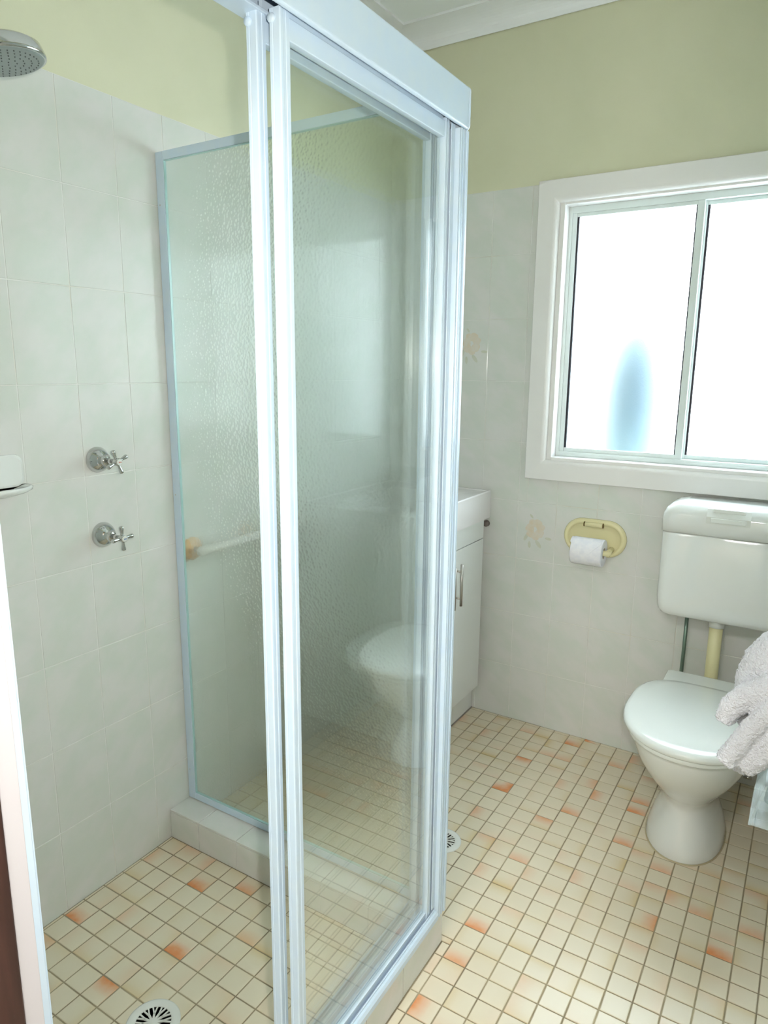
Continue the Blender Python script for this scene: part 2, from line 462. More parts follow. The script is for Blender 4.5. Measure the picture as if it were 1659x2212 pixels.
# window: aluminium slider ---------------------------------------------
win = sempty('window_1')
fx0, fx1, fz0, fz1 = WX0+LT, WX1-LT, WZ0+0.010, WZ1-LT
bm = bmesh.new()
box(bm, fx0, fx0+0.012, YF, YF+0.045, fz0, fz1, bev=0.001); box(bm, fx1-0.012, fx1, YF, YF+0.045, fz0, fz1, bev=0.001)
obj('window_frame', bm, M_aluw, win)
obj('window_head', B(fx0+0.012, fx1-0.012, YF, YF+0.045, fz1-0.022, fz1, bev=0.001), M_aluw, win)
bm = bmesh.new(); box(bm, fx0+0.012, fx1-0.012, YF-0.002, YF+0.045, fz0, fz0+0.018, bev=0.001); box(bm, fx0+0.012, fx1-0.012, YF-0.004, YF+0.001, fz0+0.004, fz0+0.009)
obj('window_track', bm, M_aluw, win)
def sash(x0, x1, y, nm, wL, wR):
    z0, z1 = fz0+0.018, fz1-0.022
    s = obj('window_sash', B(x0, x0+wL, y, y+0.02, z0, z1, bev=0.0012), M_aluw, win)
    obj('sash_stile', B(x1-wR, x1, y, y+0.02, z0, z1, bev=0.0012), M_aluw, s)
    obj('sash_rail', B(x0+wL, x1-wR, y+0.002, y+0.018, z0, z0+0.014, bev=0.001), M_aluw, s)
    obj('sash_rail', B(x0+wL, x1-wR, y+0.002, y+0.018, z1-0.012, z1, bev=0.001), M_aluw, s)
    bmg = bmesh.new(); g = 0.0065
    box(bmg, x0+wL-0.0005, x0+wL+g, y+0.004, y+0.017, z0+0.014, z1-0.012)
    box(bmg, x1-wR-g*0.6, x1-wR+0.0005, y+0.004, y+0.017, z0+0.014, z1-0.012)
    obj('gasket', bmg, M_dark, s)
    obj('window_pane', B(x0+wL-0.002, x1-wR+0.002, y+0.009, y+0.013, z0+0.012, z1-0.010), M_frost, s)
sash(fx0+0.012, 1.134, YF+0.003, 'sash', 0.016, 0.022)
sash(1.118, fx1-0.012, YF+0.024, 'sash', 0.022, 0.016)

# ------------------------------------------------------------------ door jambs (dark timber)
door = sempty('door_1')
obj('jamb_lining', B(DX0-0.030, DX0-0.002, YN-0.029, YN-0.0095, 0, ZC-0.07, bev=0.001), M_line, door, 'white painted lining beside the dark timber jamb')
obj('edge_bead', B(0.8655, 0.884, YN-0.0095, YN+0.0008, 0.0, ZC-0.07, bev=0.001), M_alu, door)
obj('door_jamb', B(DX0-0.030, DX0+0.000, YN-0.200, YN-0.0295, 0, DZ+0.03, bev=0.002), M_wood, door)
obj('door_jamb', B(DX1-0.006, DX1+0.030, YN-0.200, YN-0.020, 0, DZ+0.03, bev=0.002), M_wood, door)
obj('door_head', B(DX0+0.0005, DX1-0.0065, YN-0.200, YN-0.030, DZ, DZ+0.03, bev=0.002), M_wood, door)

# unseen hallway shell behind the photographer, added to keep sky light out of the doorway
hall = sempty('wall_hallway')
obj('hall_wall', B(-0.4, 2.6, -2.25, -2.15, -0.05, ZC), M_hall, hall)
obj('hall_wall', B(-0.45, -0.4, -2.25, YN-0.2, -0.05, ZC), M_hall, hall)
obj('hall_wall', B(2.6, 2.65, -2.25, YN-0.2, -0.05, ZC), M_hall, hall)
obj('hall_wall', B(XR+0.13, 2.65, YN-0.2, YN-0.15, -0.05, ZC), M_hall, hall)
obj('hall_wall', B(-0.45, -0.13, YN-0.2, YN-0.15, -0.05, ZC), M_hall, hall)
obj('hall_ceiling', B(-0.45, 2.65, -2.25, YN-0.196, ZC, ZC+0.05), M_hall, hall)
obj('hall_floor', B(-0.45, 2.65, -2.25, YN-0.2, -0.05, -0.004), M_conc, hall)

# ------------------------------------------------------------------ floors
bm = bmesh.new(); box(bm, -0.12, XR+0.12, YN-0.2, YB+0.13, -0.06, -0.0022)
floor = struct('floor', bm, M_fgrout)
bm = bmesh.new(); box(bm, 0.0, 0.782, YN, 0.348, -0.0021, -0.0016)
shower_floor = struct('shower_floor', bm, M_fgrout)

def unproj(u, v, z=0.0):
    d = right*((u-829.5)/1502.34) + up*((1106-v)/1502.34) + fwd
    t = (z-CAMP.z)/d.z
    return CAMP + d*t
def proj(p):
    d = Vector(p)-CAMP; zz = d.dot(fwd)
    return 829.5+1502.34*d.dot(right)/zz, 1106-1502.34*d.dot(up)/zz
# orange flashes in the glaze: where they lie on the real floor
FL1 = [(1170,1375,1),(1480,1390,.8),(445,1555,.9),(1060,1765,1.1),(1480,1695,.6),(640,1965,.9),(890,1215,.6),(1140,1165,.6),(1240,1235,.6),
       (740,1570,.55),(290,1700,.6),(1320,1850,.4),(1300,1525,.35),(1050,1240,.4),(870,1800,.3),(410,1690,.35),(1340,2170,.4),(600,1600,.3),(730,1490,.3)]
FL2 = [(225,460,.6),(455,535,.9),(600,520,.9),(710,540,.7),(200,620,.9),(350,610,.6),(430,630,.6),(70,790,.95),(430,775,.6),(640,770,.7),
       (650,850,.8),(330,985,.8),(460,945,.8),(850,935,.9),(740,665,.7),(790,1130,.8),(170,1215,.7),(240,1310,.5),(540,1345,.6),(860,1170,.6),
       (1020,1280,.7),(960,1380,.6),(820,1395,.5),(1080,1430,.7),(940,1590,.8),(1240,1540,.7),(1560,1670,.7),(1330,1800,1.0),(1380,1700,.5),
       (1590,1440,.6),(1400,1360,.5),(880,1750,.5),(720,1690,.3),(110,1530,.5),(190,1940,.5),(330,1640,.3),(550,1540,.35),(1200,1990,.35),
       (130,2110,.4),(950,760,.6),(900,880,.8),(870,640,.7),(1530,890,.6),(420,1190,.4),(700,520,.5),(60,400,.4)]
FL3 = [(1640,790,.9),(1480,940,.7),(1520,1100,.6),(1480,1290,.6),(1450,1620,.9),(1340,1830,.8),(1110,2080,.9),(1500,460,.6),(1510,660,.5),(1400,390,.6)]
spots = []
for lst, ox, oy in ((FL1, 0, 1412), (FL2, 1059, 1412), (FL3, 500, 1412)):
    for a, b, s in lst:
        p = unproj(ox+a/2.765, oy+b/2.765); spots.append((p.x, p.y, s))
PT = 0.0598
def floor_tile(bm, x0, x1, y0, y1, rnd, hole=None):
    """one tile, 4x4 top grid with glaze colours, bevelled rim; coordinates relative to nothing (world)"""
    g = 0.0016; x0 += g; x1 -= g; y0 += g; y1 -= g
    if x1-x0 < 0.005 or y1-y0 < 0.005: return False
    lay = bm.loops.layers.color.get('glaze') or bm.loops.layers.color.new('glaze')
    cx, cy = (x0+x1)/2, (y0+y1)/2
    mine = [(sx, sy, s) for sx, sy, s in spots if x0-g <= sx <= x1+g and y0-g <= sy <= y1+g]
    if not mine and rnd.random() < 0.55:
        e = rnd.random(); a = rnd.choice((-.5, .5))
        mine = [(cx+(a if e < .4 else (rnd.random()-.5))*(x1-x0), cy+(a if e >= .4 else (rnd.random()-.5))*(y1-y0), 0.10+0.32*rnd.random())]
    side = rnd.choice((0, 1, 2, 3)); yel = rnd.random()**1.5*0.8; base = rnd.random()*0.25
    def colr(x, y):
        o = 0
        for sx, sy, s in mine:
            # push the flash out to the nearest rim
            dx, dy = sx-cx, sy-cy
            if abs(dy) >= abs(dx): d = abs(y-(cy+math.copysign((y1-y0)/2, dy))); q = abs(x-sx)*0.45
            else: d = abs(x-(cx+math.copysign((x1-x0)/2, dx))); q = abs(y-sy)*0.45
            o = max(o, s*math.exp(-((d/0.037)**2+(q/0.034)**2)))
        fr = ((x-x0)/(x1-x0), (x1-x)/(x1-x0), (y-y0)/(y1-y0), (y1-y)/(y1-y0))[side]
        return (min(1, o*1.12), min(1, base+yel*max(0, 1-fr*1.6)), 0, 1)
    n = 4; bv = 0.0014
    xs = [x0+bv+(x1-x0-2*bv)*i/(n-1) for i in range(n)]; ys = [y0+bv+(y1-y0-2*bv)*i/(n-1) for i in range(n)]
    V = [[bm.verts.new((x, y, 0)) for y in ys] for x in xs]
    if hole:
        pass
    for i in range(n-1):
        for j in range(n-1):
            f = bm.faces.new((V[i][j], V[i+1][j], V[i+1][j+1], V[i][j+1]))
            for l in f.loops: l[lay] = colr(l.vert.co.x, l.vert.co.y)
    c = [V[0][0], V[-1][0], V[-1][-1], V[0][-1]]
    R1 = [bm.verts.new(p) for p in ((x0, y0, -bv*0.6), (x1, y0, -bv*0.6), (x1, y1, -bv*0.6), (x0, y1, -bv*0.6))]
    R2 = [bm.verts.new((v.co.x, v.co.y, -0.0032)) for v in R1]
    rim = [[V[i][0] for i in range(n)], [V[-1][j] for j in range(n)], [V[i][-1] for i in range(n-1, -1, -1)], [V[0][j] for j in range(n-1, -1, -1)]]
    for k in range(4):
        f = bm.faces.new([R1[k], R1[(k+1) % 4]] + rim[k][::-1])
        for l in f.loops: l[lay] = colr(l.vert.co.x, l.vert.co.y)
        f = bm.faces.new((R2[k], R2[(k+1) % 4], R1[(k+1) % 4], R1[k]))
        for l in f.loops: l[lay] = colr(l.vert.co.x, l.vert.co.y)
    return True
def tile_floor(parent, gx, gy, px, py, rects, drain, maxn=300):
    rnd = random.Random(11); cells = []
    for (ra, rb, rc, rd) in rects:
        i0 = math.floor((ra-gx)/px)
        while gx+i0*px < rb:
            j0 = math.floor((rc-gy)/py)
            while gy+j0*py < rd:
                a, b = clip(gx+i0*px, gx+(i0+1)*px, ra, rb); c, d = clip(gy+j0*py, gy+(j0+1)*py, rc, rd)
                cells.append((a, b, c, d)); j0 += 1
            i0 += 1
    def seen(c):
        p = Vector(((c[0]+c[1])/2, (c[2]+c[3])/2, 0)); u, v = proj(p)
        zz = (p-CAMP).dot(fwd)
        inside = -40 < u < 1700 and -40 < v < 2260
        return (0 if inside else 1, zz)
    cells.sort(key=seen)
    rest = bmesh.new(); rest.loops.layers.color.new('glaze'); nrest = 0
    for k, c in enumerate(cells):
        if k < maxn-8:
            b = bmesh.new()
            if not floor_tile(b, *c, rnd): b.free(); continue
            cx, cy = (c[0]+c[1])/2, (c[2]+c[3])/2
            dz = (rnd.random()-.5)*0.0003
            for v in b.verts: v.co -= Vector((cx, cy, 0))
            o = obj('tile', b, M_ft, parent); o.location = (cx, cy, dz)
        else:
            nrest += floor_tile(rest, *c, rnd)
    if nrest: obj('far_tiles', rest, M_ft, parent, kind='stuff')
    else: rest.free()
D1 = (0.4435, -0.097, 0.058); D2 = (0.700, 0.772, 0.056)
tile_floor(shower_floor, 0.2468-0.0598*5, 0.1700-0.0615*20, 0.0600, 0.0615, [(-0.001, 0.782, YN+0.001, 0.3472)], D1)
tile_floor(floor, 0.8937-PT*20, 0.2762-0.0592*30, PT, 0.0592, [(0.8937, XR+0.001, YN-0.03, YB+0.001), (0.8715, 0.8937, YN-0.03, 0.436), (-0.001, 0.8937, 0.436, YB+0.001)], D2)

# ------------------------------------------------------------------ shower hob (tiled kerb)
HZ = 0.092
hob = sempty('trim_6')
b = bmesh.new(); box(b, 0.0, 0.784, 0.3485, 0.4335, -0.002, HZ-0.006); box(b, 0.784, 0.868, YN, 0.4335, -0.002, HZ-0.006)
obj('grout', b, M_grout, hob)
def slab(x0, x1, y0, y1, z0, z1):
    b = bmesh.new(); box(b, x0+G*.8, x1-G*.8, y0+G*.8, y1-G*.8, z0, z1, bev=0.0012, seg=1); obj('tile', b, M_tile, hob)
xs = [0.0, 0.118, 0.266, 0.414, 0.562, 0.71, 0.788]
for a, c in zip(xs, xs[1:]):
    slab(a, c, 0.3460, 0.4355, HZ-0.0065, HZ)             # top
    b = bmesh.new(); box(b, a+G, c-G, 0.3462, 0.3502, 0.001, HZ-0.0072, bev=0.0008, seg=1); obj('tile', b, M_tile, hob)   # inner face
    b = bmesh.new(); box(b, a+G, c-G, 0.4318, 0.4353, 0.001, HZ-0.0072, bev=0.0008, seg=1); obj('tile', b, M_tile, hob)
ys = [YN, -0.505, -0.355, -0.205, -0.055, 0.095, 0.245, 0.4355]
for a, c in zip(ys, ys[1:]):
    slab(0.788 if c > 0.34 else 0.780, 0.8710, a, c, HZ-0.0065, HZ)
    b = bmesh.new(); box(b, 0.8665, 0.8708, a+G, c-G, 0.001, HZ-0.0072, bev=0.0008, seg=1); obj('tile', b, M_tile, hob)
    c2 = min(c, 0.344)
    b = bmesh.new(); box(b, 0.7805, 0.7845, a+G, c2-G, 0.001, HZ-0.0072, bev=0.0008, seg=1); obj('tile', b, M_tile, hob)

# ------------------------------------------------------------------ shower screen
scr = thing('shower_screen', 'white framed corner shower screen with a clear sliding front and a hammered glass side', 'shower screen', (0.45, 0.0, HZ))
def rel(o):      # parts are modelled in world coordinates
    o.matrix_parent_inverse = Matrix.Translation(-Vector(scr.location)); return o
def sp(name, bm, M, parent=None, **k):
    o = obj(name, bm, M, parent or scr, **k)
    if parent is None: rel(o)
    return o
Z0 = HZ; ZH0, ZH1 = 1.850, 1.922
# header: rounded fascia, top web, inner soffit, dark slot
fas = rrect(0.8685, 0.8785, ZH0-0.003, ZH1, 0.0045, 4)
b = bmesh.new(); prism(b, fas, YN+0.001, 0.430, 'y')
box(b, 0.802, 0.870, YN+0.001, 0.430, ZH1-0.008, ZH1-0.002)
header = sp('header', b, M_alu, smooth=False)
b = bmesh.new(); box(b, 0.800, 0.836, YN+0.001, 0.430, ZH0+0.001, ZH0+0.006, bev=0.001); box(b, 0.800, 0.805, YN+0.001, 0.430, ZH0+0.006, ZH1-0.0085, bev=0.001)
obj('soffit', b, M_alu, header)
b = bmesh.new(); box(b, 0.8365, 0.868, YN+0.002, 0.428, ZH0+0.035, ZH0+0.038); obj('track_recess', b, M_slot, header)
b = bmesh.new(); prism(b, rrect(0.799, 0.8805, ZH0-0.005, ZH1+0.002, 0.010, 6), 0.4305, 0.434, 'y')
obj('end_cap', b, M_alu, header)
# wall jamb beside the door
b = bmesh.new(); box(b, 0.812, 0.872, YN+0.001, YN+0.008, Z0+0.002, ZH0, bev=0.001)
box(b, 0.812, 0.816, YN+0.008, YN+0.026, Z0+0.002, ZH0); box(b, 0.8675, 0.872, YN+0.002, YN+0.0085, Z0+0.002, ZH0)
sp('wall_jamb', b, M_alu)
# corner post: stacked channels
b = bmesh.new()
box(b, 0.846, 0.8755, 0.4005, 0.4335, Z0+0.002, ZH0-0.006, bev=0.0015)
post = sp('corner_post', b, M_alu)
b = bmesh.new()
for (x0, x1, y0, y1) in ((0.8758, 0.8775, 0.4035, 0.409), (0.8758, 0.8775, 0.4150, 0.4165), (0.8755, 0.8785, 0.427, 0.4345)):
    box(b, x0, x1, y0, y1, Z0+0.003, ZH0-0.006, bev=0.0006)
obj('rib', b, M_alu, post)
b = bmesh.new()
box(b, 0.806, 0.8455, 0.398, 0.404, Z0+0.002, ZH0-0.001); box(b, 0.834, 0.8355, 0.388, 0.398, Z0+0.03, ZH0-0.001); box(b, 0.863, 0.8655, 0.386, 0.4005, Z0+0.03, ZH0-0.001, bev=0.0005)
obj('channel', b, M_alu, post)
# sill track
prf = [(0.802, Z0+0.001), (0.877, Z0+0.001), (0.877, Z0+0.014), (0.873, Z0+0.020), (0.868, Z0+0.020), (0.868, Z0+0.0245), (0.8655, Z0+0.0245), (0.8655, Z0+0.010),
       (0.842, Z0+0.010), (0.842, Z0+0.026), (0.8395, Z0+0.026), (0.8395, Z0+0.013), (0.806, Z0+0.013), (0.806, Z0+0.028), (0.802, Z0+0.028)]
b = bmesh.new(); prism(b, prf, YN+0.009, 0.3995, 'y'); sp('sill_track', b, M_alu)
# panels in the tracks
def stile(bm, x0, x1, y0, y1, z0, z1, face=-1):
    """ribbed extrusion: shallow grooves on the room side and on the leading edge"""
    g = 0.0007; w = y1-y0; d = x1-x0
    pts = [(x0, y0), (x0+d*.25, y0), (x0+d*.30, y0+g), (x0+d*.36, y0), (x1-0.0015, y0), (x1, y0+0.0015), (x1, y0+w*.28), (x1-g, y0+w*.33), (x1-g, y0+w*.55), (x1, y0+w*.60), (x1, y0+w*.8), (x1-0.0012, y0+w*.86), (x1-0.0012, y1), (x0, y1)]
    prism(bm, pts, z0, z1, 'z')
def panel(name, x0, x1, y0, y1, wl, wr, z0, z1, label):
    b = bmesh.new(); stile(b, x0, x1, y0, y0+wl, z0, z1)
    s = sp(name, b, M_alu, label=label)
    b = bmesh.new(); stile(b, x0, x1, y1-wr, y1, z0, z1); obj('stile', b, M_alu, s)
    xc = (x0+x1)/2
    b = bmesh.new(); box(b, xc-0.006, xc+0.006, y0+wl, y1-wr, z0+0.002, z0+0.020, bev=0.001); obj('bottom_rail', b, M_alu, s)
    b = bmesh.new(); box(b, xc-0.006, xc+0.007, y0+wl, y1-wr, z1-0.034, z1-0.006, bev=0.0012)
    box(b, xc-0.003, xc+0.003, y0+wl, y1-wr, z1-0.006, z1+0.02); obj('top_rail', b, M_alu, s)
    obj('glass', B(xc-0.0022, xc+0.0022, y0+wl-0.003, y1-wr+0.003, z0+0.018, z1-0.032), M_clear, s)
    # end cap with a round boss at the head of the leading stile
    b = bmesh.new(); lathe(b, [(0.0, -0.0035), (0.0052, -0.0030), (0.0062, -0.001), (0.0062, 0.006)], (x0+0.0035, y0, z1-0.012), (0, 1, 0), 20)
    obj('roller_cap', b, M_alu, s, smooth=True)
    return s
panel('fixed_panel', 0.8145, 0.8325, -0.122, 0.382, 0.019, 0.017, Z0+0.014, ZH0+0.002, 'clear glass panel on the inner track')
panel('sliding_door', 0.8445, 0.8625, -0.110, 0.384, 0.021, 0.017, Z0+0.014, ZH0+0.004, 'clear glass sliding door pushed open on the outer track')
# return panel along y = 0.43 with hammered glass
ry0, ry1 = 0.4215, 0.4335
b = bmesh.new(); box(b, 0.0012, 0.029, ry0, ry1, Z0+0.002, 1.927, bev=0.0012); ret = sp('return_panel', b, M_alu)
obj('frame_stile', B(0.8170, 0.8455, ry0+0.001, ry1, Z0+0.024, 1.905, bev=0.001), M_alu, ret)
obj('bottom_rail', B(0.0292, 0.8455, ry0, ry1, Z0+0.002, Z0+0.0235, bev=0.001), M_alu, ret)
obj('top_rail', B(0.0292, 0.8455, ry0, ry1, 1.9055, 1.927, bev=0.001), M_alu, ret)
b = bmesh.new(); box(b, 0.0280, 0.8175, ry0+0.0042, ry0+0.0082, Z0+0.022, 1.907); obj('hammered_glass', b, M_ham, ret)
b = bmesh.new()
box(b, 0.0292, 0.0306, ry0+0.001, ry0+0.010, Z0+0.024, 1.905); box(b, 0.031, 0.816, ry0+0.001, ry0+0.010, Z0+0.0238, Z0+0.0250); box(b, 0.031, 0.816, ry0+0.001, ry0+0.010, 1.9040, 1.9052)
obj('glass_edge_seal', b, M_edge, ret)
for zz in (1.80, 1.04, 0.19):
    b = bmesh.new(); lathe(b, [(0.0018, -0.0006), (0.0018, 0.0002)], (0.011, ry0, zz), (0, 1, 0), 10); obj('screw', b, M_brush, ret)

# ------------------------------------------------------------------ drains
def drain(d, label, rot0):
    x, y, r = d
    t = thing('floor_drain', label, 'drain', (x, y, 0.0), 'round white floor drains')
    b = bmesh.new(); ri = r*0.66
    prof = [(ri, -0.003), (ri, 0.0022), (ri+0.001, 0.0030), (r*0.93, 0.0030), (r*0.985, 0.0020), (r, 0.0002)]
    seg = 64; rg = [[b.verts.new((a*cos(2*pi*i/seg), a*sin(2*pi*i/seg), z)) for i in range(seg)] for a, z in prof]
    for A, C in zip(rg, rg[1:]):
        for i in range(seg): b.faces.new((A[i], A[(i+1) % seg], C[(i+1) % seg], C[i]))
    bmesh.ops.recalc_face_normals(b, faces=b.faces[:])
    obj('rim', b, M_plastic, t, smooth=True)
    # spokes: a stem that forks towards the rim
    b = bmesh.new(); n = 12; hub = r*0.09
    def bar(p, q, w):
        p = Vector((*p, 0)); q = Vector((*q, 0)); d = (q-p).normalized(); s = Vector((-d.y, d.x, 0))*w/2
        lo, hi = -0.004, 0.0026
        P = [p-s, q-s, q+s, p+s]
        v = [b.verts.new((k.x, k.y, z)) for z in (lo, hi) for k in P]
        for f in ((0, 1, 2, 3), (4, 5, 6, 7), (0, 1, 5, 4), (1, 2, 6, 5), (2, 3, 7, 6), (3, 0, 4, 7)): b.faces.new([v[i] for i in f])
    for i in range(n):
        a = rot0+2*pi*i/n
        P = lambda rr, aa: (rr*cos(aa), rr*sin(aa))
        bar(P(hub*.6, a), P(r*.36, a), r*0.085)
        bar(P(r*.34, a-0.01), P(ri*1.01, a-0.135), r*0.055)
        bar(P(r*.34, a+0.01), P(ri*1.01, a+0.135), r*0.055)
    bmesh.ops.recalc_face_normals(b, faces=b.faces[:])
    obj('grate', b, M_plastic, t)
    b = bmesh.new(); lathe(b, [(0.0, -0.001), (hub*1.5, -0.001), (hub*1.5, 0.0026), (hub*0.6, 0.0032), (0.0, 0.0030)], (0, 0, 0), (0, 0, 1), 20); obj('hub_screw', b, M_plastic, t, smooth=False)
    b = bmesh.new(); lathe(b, [(0.0, 0.0004), (ri, 0.0004)], (0, 0, 0), (0, 0, 1), 32)
    obj('sump', b, M_pit, t)
drain(D1, 'round white drain grate in the shower floor', 0.2)
drain(D2, 'round white drain grate in the main bathroom floor beside the shower post', 0.45)

# ------------------------------------------------------------------ shower fittings
def tap(z, label, rot, mark):
    t = thing('shower_tap', label, 'tap', (0.0, 0.188, z), 'chrome cross-handle shower taps')
    b = bmesh.new()
    lathe(b, [(0.0325, 0.0005), (0.0325, 0.003), (0.0318, 0.005), (0.0295, 0.012), (0.0245, 0.020), (0.0185, 0.026), (0.0135, 0.029), (0.012, 0.033), (0.0125, 0.036), (0.0115, 0.039), (0.0, 0.039)], (0, 0, 0), (1, 0, 0), 40)
    obj('flange', b, M_chrome, t, smooth=True)
    b = bmesh.new(); lathe(b, [(0.0075, 0.038), (0.0068, 0.052), (0.0068, 0.066), (0.009, 0.069), (0.0098, 0.073), (0.0098, 0.082), (0.0085, 0.085), (0.0, 0.085)], (0, 0, 0), (1, 0, 0), 24)
    sp_ = obj('spindle', b, M_chrome, t, smooth=True)
    for k in range(4):
        a = rot + k*pi/2; d = Vector((0.0, cos(a), sin(a))); c = Vector((0.077, 0, 0))
        b = bmesh.new(); tube(b, [c+d*0.007, c+d*0.012, c+d*0.018, c+d*0.026, c+d*0.030, c+d*0.0315], [0.0042, 0.0036, 0.0042, 0.0058, 0.0056, 0.0030], 14)
        obj('handle_arm', b, M_chrome, t, smooth=True)
    b = bmesh.new(); lathe(b, [(0.0076, 0.084), (0.0076, 0.0868), (0.006, 0.0876), (0.0, 0.0878)], (0, 0, 0), (1, 0, 0), 24); c = obj('indicator_button', b, M_plastic, t, smooth=True)
    b = bmesh.new()
    for k in range(3): box(b, 0.0877, 0.0880, -0.0036+k*0.0027, -0.0018+k*0.0027, -0.0016, 0.0016)
    obj('indicator_mark', b, mark, c)
tap(1.163, 'upper chrome cross-handle shower tap with a reddish button', radians(22), M_red)
tap(0.971, 'lower chrome cross-handle shower tap with a bluish button', radians(3), M_blue)

# soap holder
t = thing('soap_holder', 'white ceramic soap holder set in the shower wall at the left edge of the photo', 'soap holder', (0, -0.085, 1.12))
b = bmesh.new(); loft(b, [[(0.0005, y, z) for y, z in rrect(-0.078, 0.078, 0.004, 0.078, 0.02)], [(0.006, y, z) for y, z in rrect(-0.077, 0.077, 0.005, 0.077, 0.02)], [(0.009, y, z) for y, z in rrect(-0.072, 0.072, 0.010, 0.072, 0.018)]])
obj('back_plate', b, M_ceramic, t, smooth=False)
b = bmesh.new(); rings = []
for f, z, dx in ((0.55, -0.012, 0.5), (0.85, -0.006, 0.8), (0.98, 0.000, 0.97), (1.0, 0.006, 1.0), (0.96, 0.009, 0.97), (0.86, 0.007, 0.86), (0.6, 0.0, 0.6)):
    rings.append([(0.006+0.058*dx*max(0, sin(a))**0.8, 0.088*f*cos(a)*(1 if 0 <= a <= pi else 1), z+0.0) for a in arc(0, pi, 24)] + [(0.004, -0.085*f, z), (0.004, 0.085*f, z)])
loft(b, rings); obj('dish', b, M_ceramic, t, smooth=True)

# shower rose on its arm from the left wall
t = thing('shower_rose', 'round chrome shower head at the upper left edge of the photo', 'shower head', (0.0, -0.105, 1.98))
hc = Vector((0.252, -0.0175, -0.071)); nd = Vector((0.10, 0.16, -1.0)).normalized()
b = bmesh.new(); lathe(b, [(0.016, -0.040), (0.018, -0.034), (0.030, -0.030), (0.058, -0.024), (0.069, -0.017), (0.0725, -0.006), (0.074, 0.0), (0.0735, 0.004), (0.070, 0.0055)], hc, nd, 48)
obj('shell', b, M_chrome, t, smooth=True)
b = bmesh.new(); lathe(b, [(0.070, 0.0052), (0.066, 0.0072), (0.0, 0.0078)], hc, nd, 48); face = obj('spray_face', b, mat('grey_spray_face', sc(140, 150, 148), 0.35), t)
b = bmesh.new(); q = nd.to_track_quat('Z', 'Y')
for ring_, cnt in ((0.012, 6), (0.024, 12), (0.036, 20), (0.048, 28), (0.059, 36)):
    for i in range(cnt):
        a = 2*pi*i/cnt; p = hc + q @ Vector((ring_*cos(a), ring_*sin(a), 0.0074))
        lathe(b, [(0.0013, 0.0), (0.001, 0.0016)], p, nd, 6)
obj('nozzles', b, mat('nozzle_rubber', sc(95, 102, 100), 0.6), t, kind='stuff')
b = bmesh.new(); lathe(b, [(0.0, 0.001), (0.028, 0.001), (0.028, 0.004), (0.02, 0.010), (0.012, 0.013)], (0, 0, 0), (1, 0, 0), 28); obj('wall_flange', b, M_chrome, t, smooth=True)
b = bmesh.new(); tube(b, [(0.010, 0, 0), (0.06, 0, 0.012), (0.12, -0.002, 0.022), (0.18, -0.006, 0.018), (0.225, -0.010, -0.004), tuple(hc - nd*0.036)], 0.0105, 16); obj('arm', b, M_chrome, t, smooth=True)

# towel rail behind the hammered panel
t = thing('towel_rail', 'white towel rail with a peach round bracket on the left wall behind the hammered glass', 'towel rail', (0, 0.478, 0.872))
b = bmesh.new(); lathe(b, [(0.0, 0.001), (0.034, 0.001), (0.034, 0.010), (0.027, 0.018), (0.0, 0.021)], (0, 0, 0), (1, 0, 0), 28); obj('bracket', b, M_rose, t, 'peach round bracket', smooth=True)
for yy in (0, 0.44):
    b = bmesh.new(); tube(b, [(0.016, yy, 0), (0.052, yy, 0)], 0.008, 14); obj('post', b, M_brush, t, smooth=True)
b = bmesh.new(); tube(b, [(0.052, -0.014, 0), (0.052, 0.452, 0)], 0.014, 18); obj('rail', b, M_gloss, t, smooth=True)
b = bmesh.new(); lathe(b, [(0.0, 0.001), (0.034, 0.001), (0.034, 0.010), (0.027, 0.018), (0.0, 0.021)], (0, 0.44, 0), (1, 0, 0), 28); obj('bracket', b, M_rose, t, 'peach round bracket', smooth=True)

# ------------------------------------------------------------------ vanity
VY0, VY1 = 0.985, 1.552
van = thing('vanity_unit', 'white gloss vanity cabinet with two steel bar handles, behind the shower post', 'cabinet', (0.22, 1.27, 0))
def vp(name, bm, M, parent=None, **k):
    o = obj(name, bm, M, parent or van, **k)
    if parent is None: o.matrix_parent_inverse = Matrix.Translation(-Vector(van.location))
    return o
vp('carcass', B(0.002, 0.440, VY0, VY1, 0.122, 0.822, bev=0.001), M_cab)
vp('kickboard', B(0.380, 0.4155, VY0+0.01, YB-0.004, 0.001, 0.1215), M_cab)
vp('kick_seal', B(0.4156, 0.4185, VY0+0.01, YB-0.004, 0.0006, 0.005), M_gap)
vp('upper_fascia', B(0.4405, 0.4575, VY0+0.001, VY1-0.001, 0.7475, 0.8215, bev=0.0012), M_cab)
ymid = (VY0+VY1)/2
def hdl(parent, y):
    b = bmesh.new(); tube(b, [(0.4905, y, 0.552), (0.4905, y, 0.706)], 0.0052, 14)
    h = obj('handle', b, M_brush, parent, smooth=True)
    return h
for a, c, hy in ((VY0+0.001, ymid-0.0015, ymid-0.028), (ymid+0.0015, VY1-0.001, ymid+0.026)):
    d = vp('door', B(0.4405, 0.4575, a, c, 0.124, 0.744, bev=0.0012), M_cab)
    b = bmesh.new(); tube(b, [(0.4905, hy, 0.548), (0.4905, hy, 0.704)], 0.0052, 14)
    for zz in (0.575, 0.677): tube(b, [(0.4572, hy, zz), (0.4885, hy, zz)], 0.0038, 12)
    obj('handle', b, M_brush, d, 'brushed steel bar handle', smooth=True)
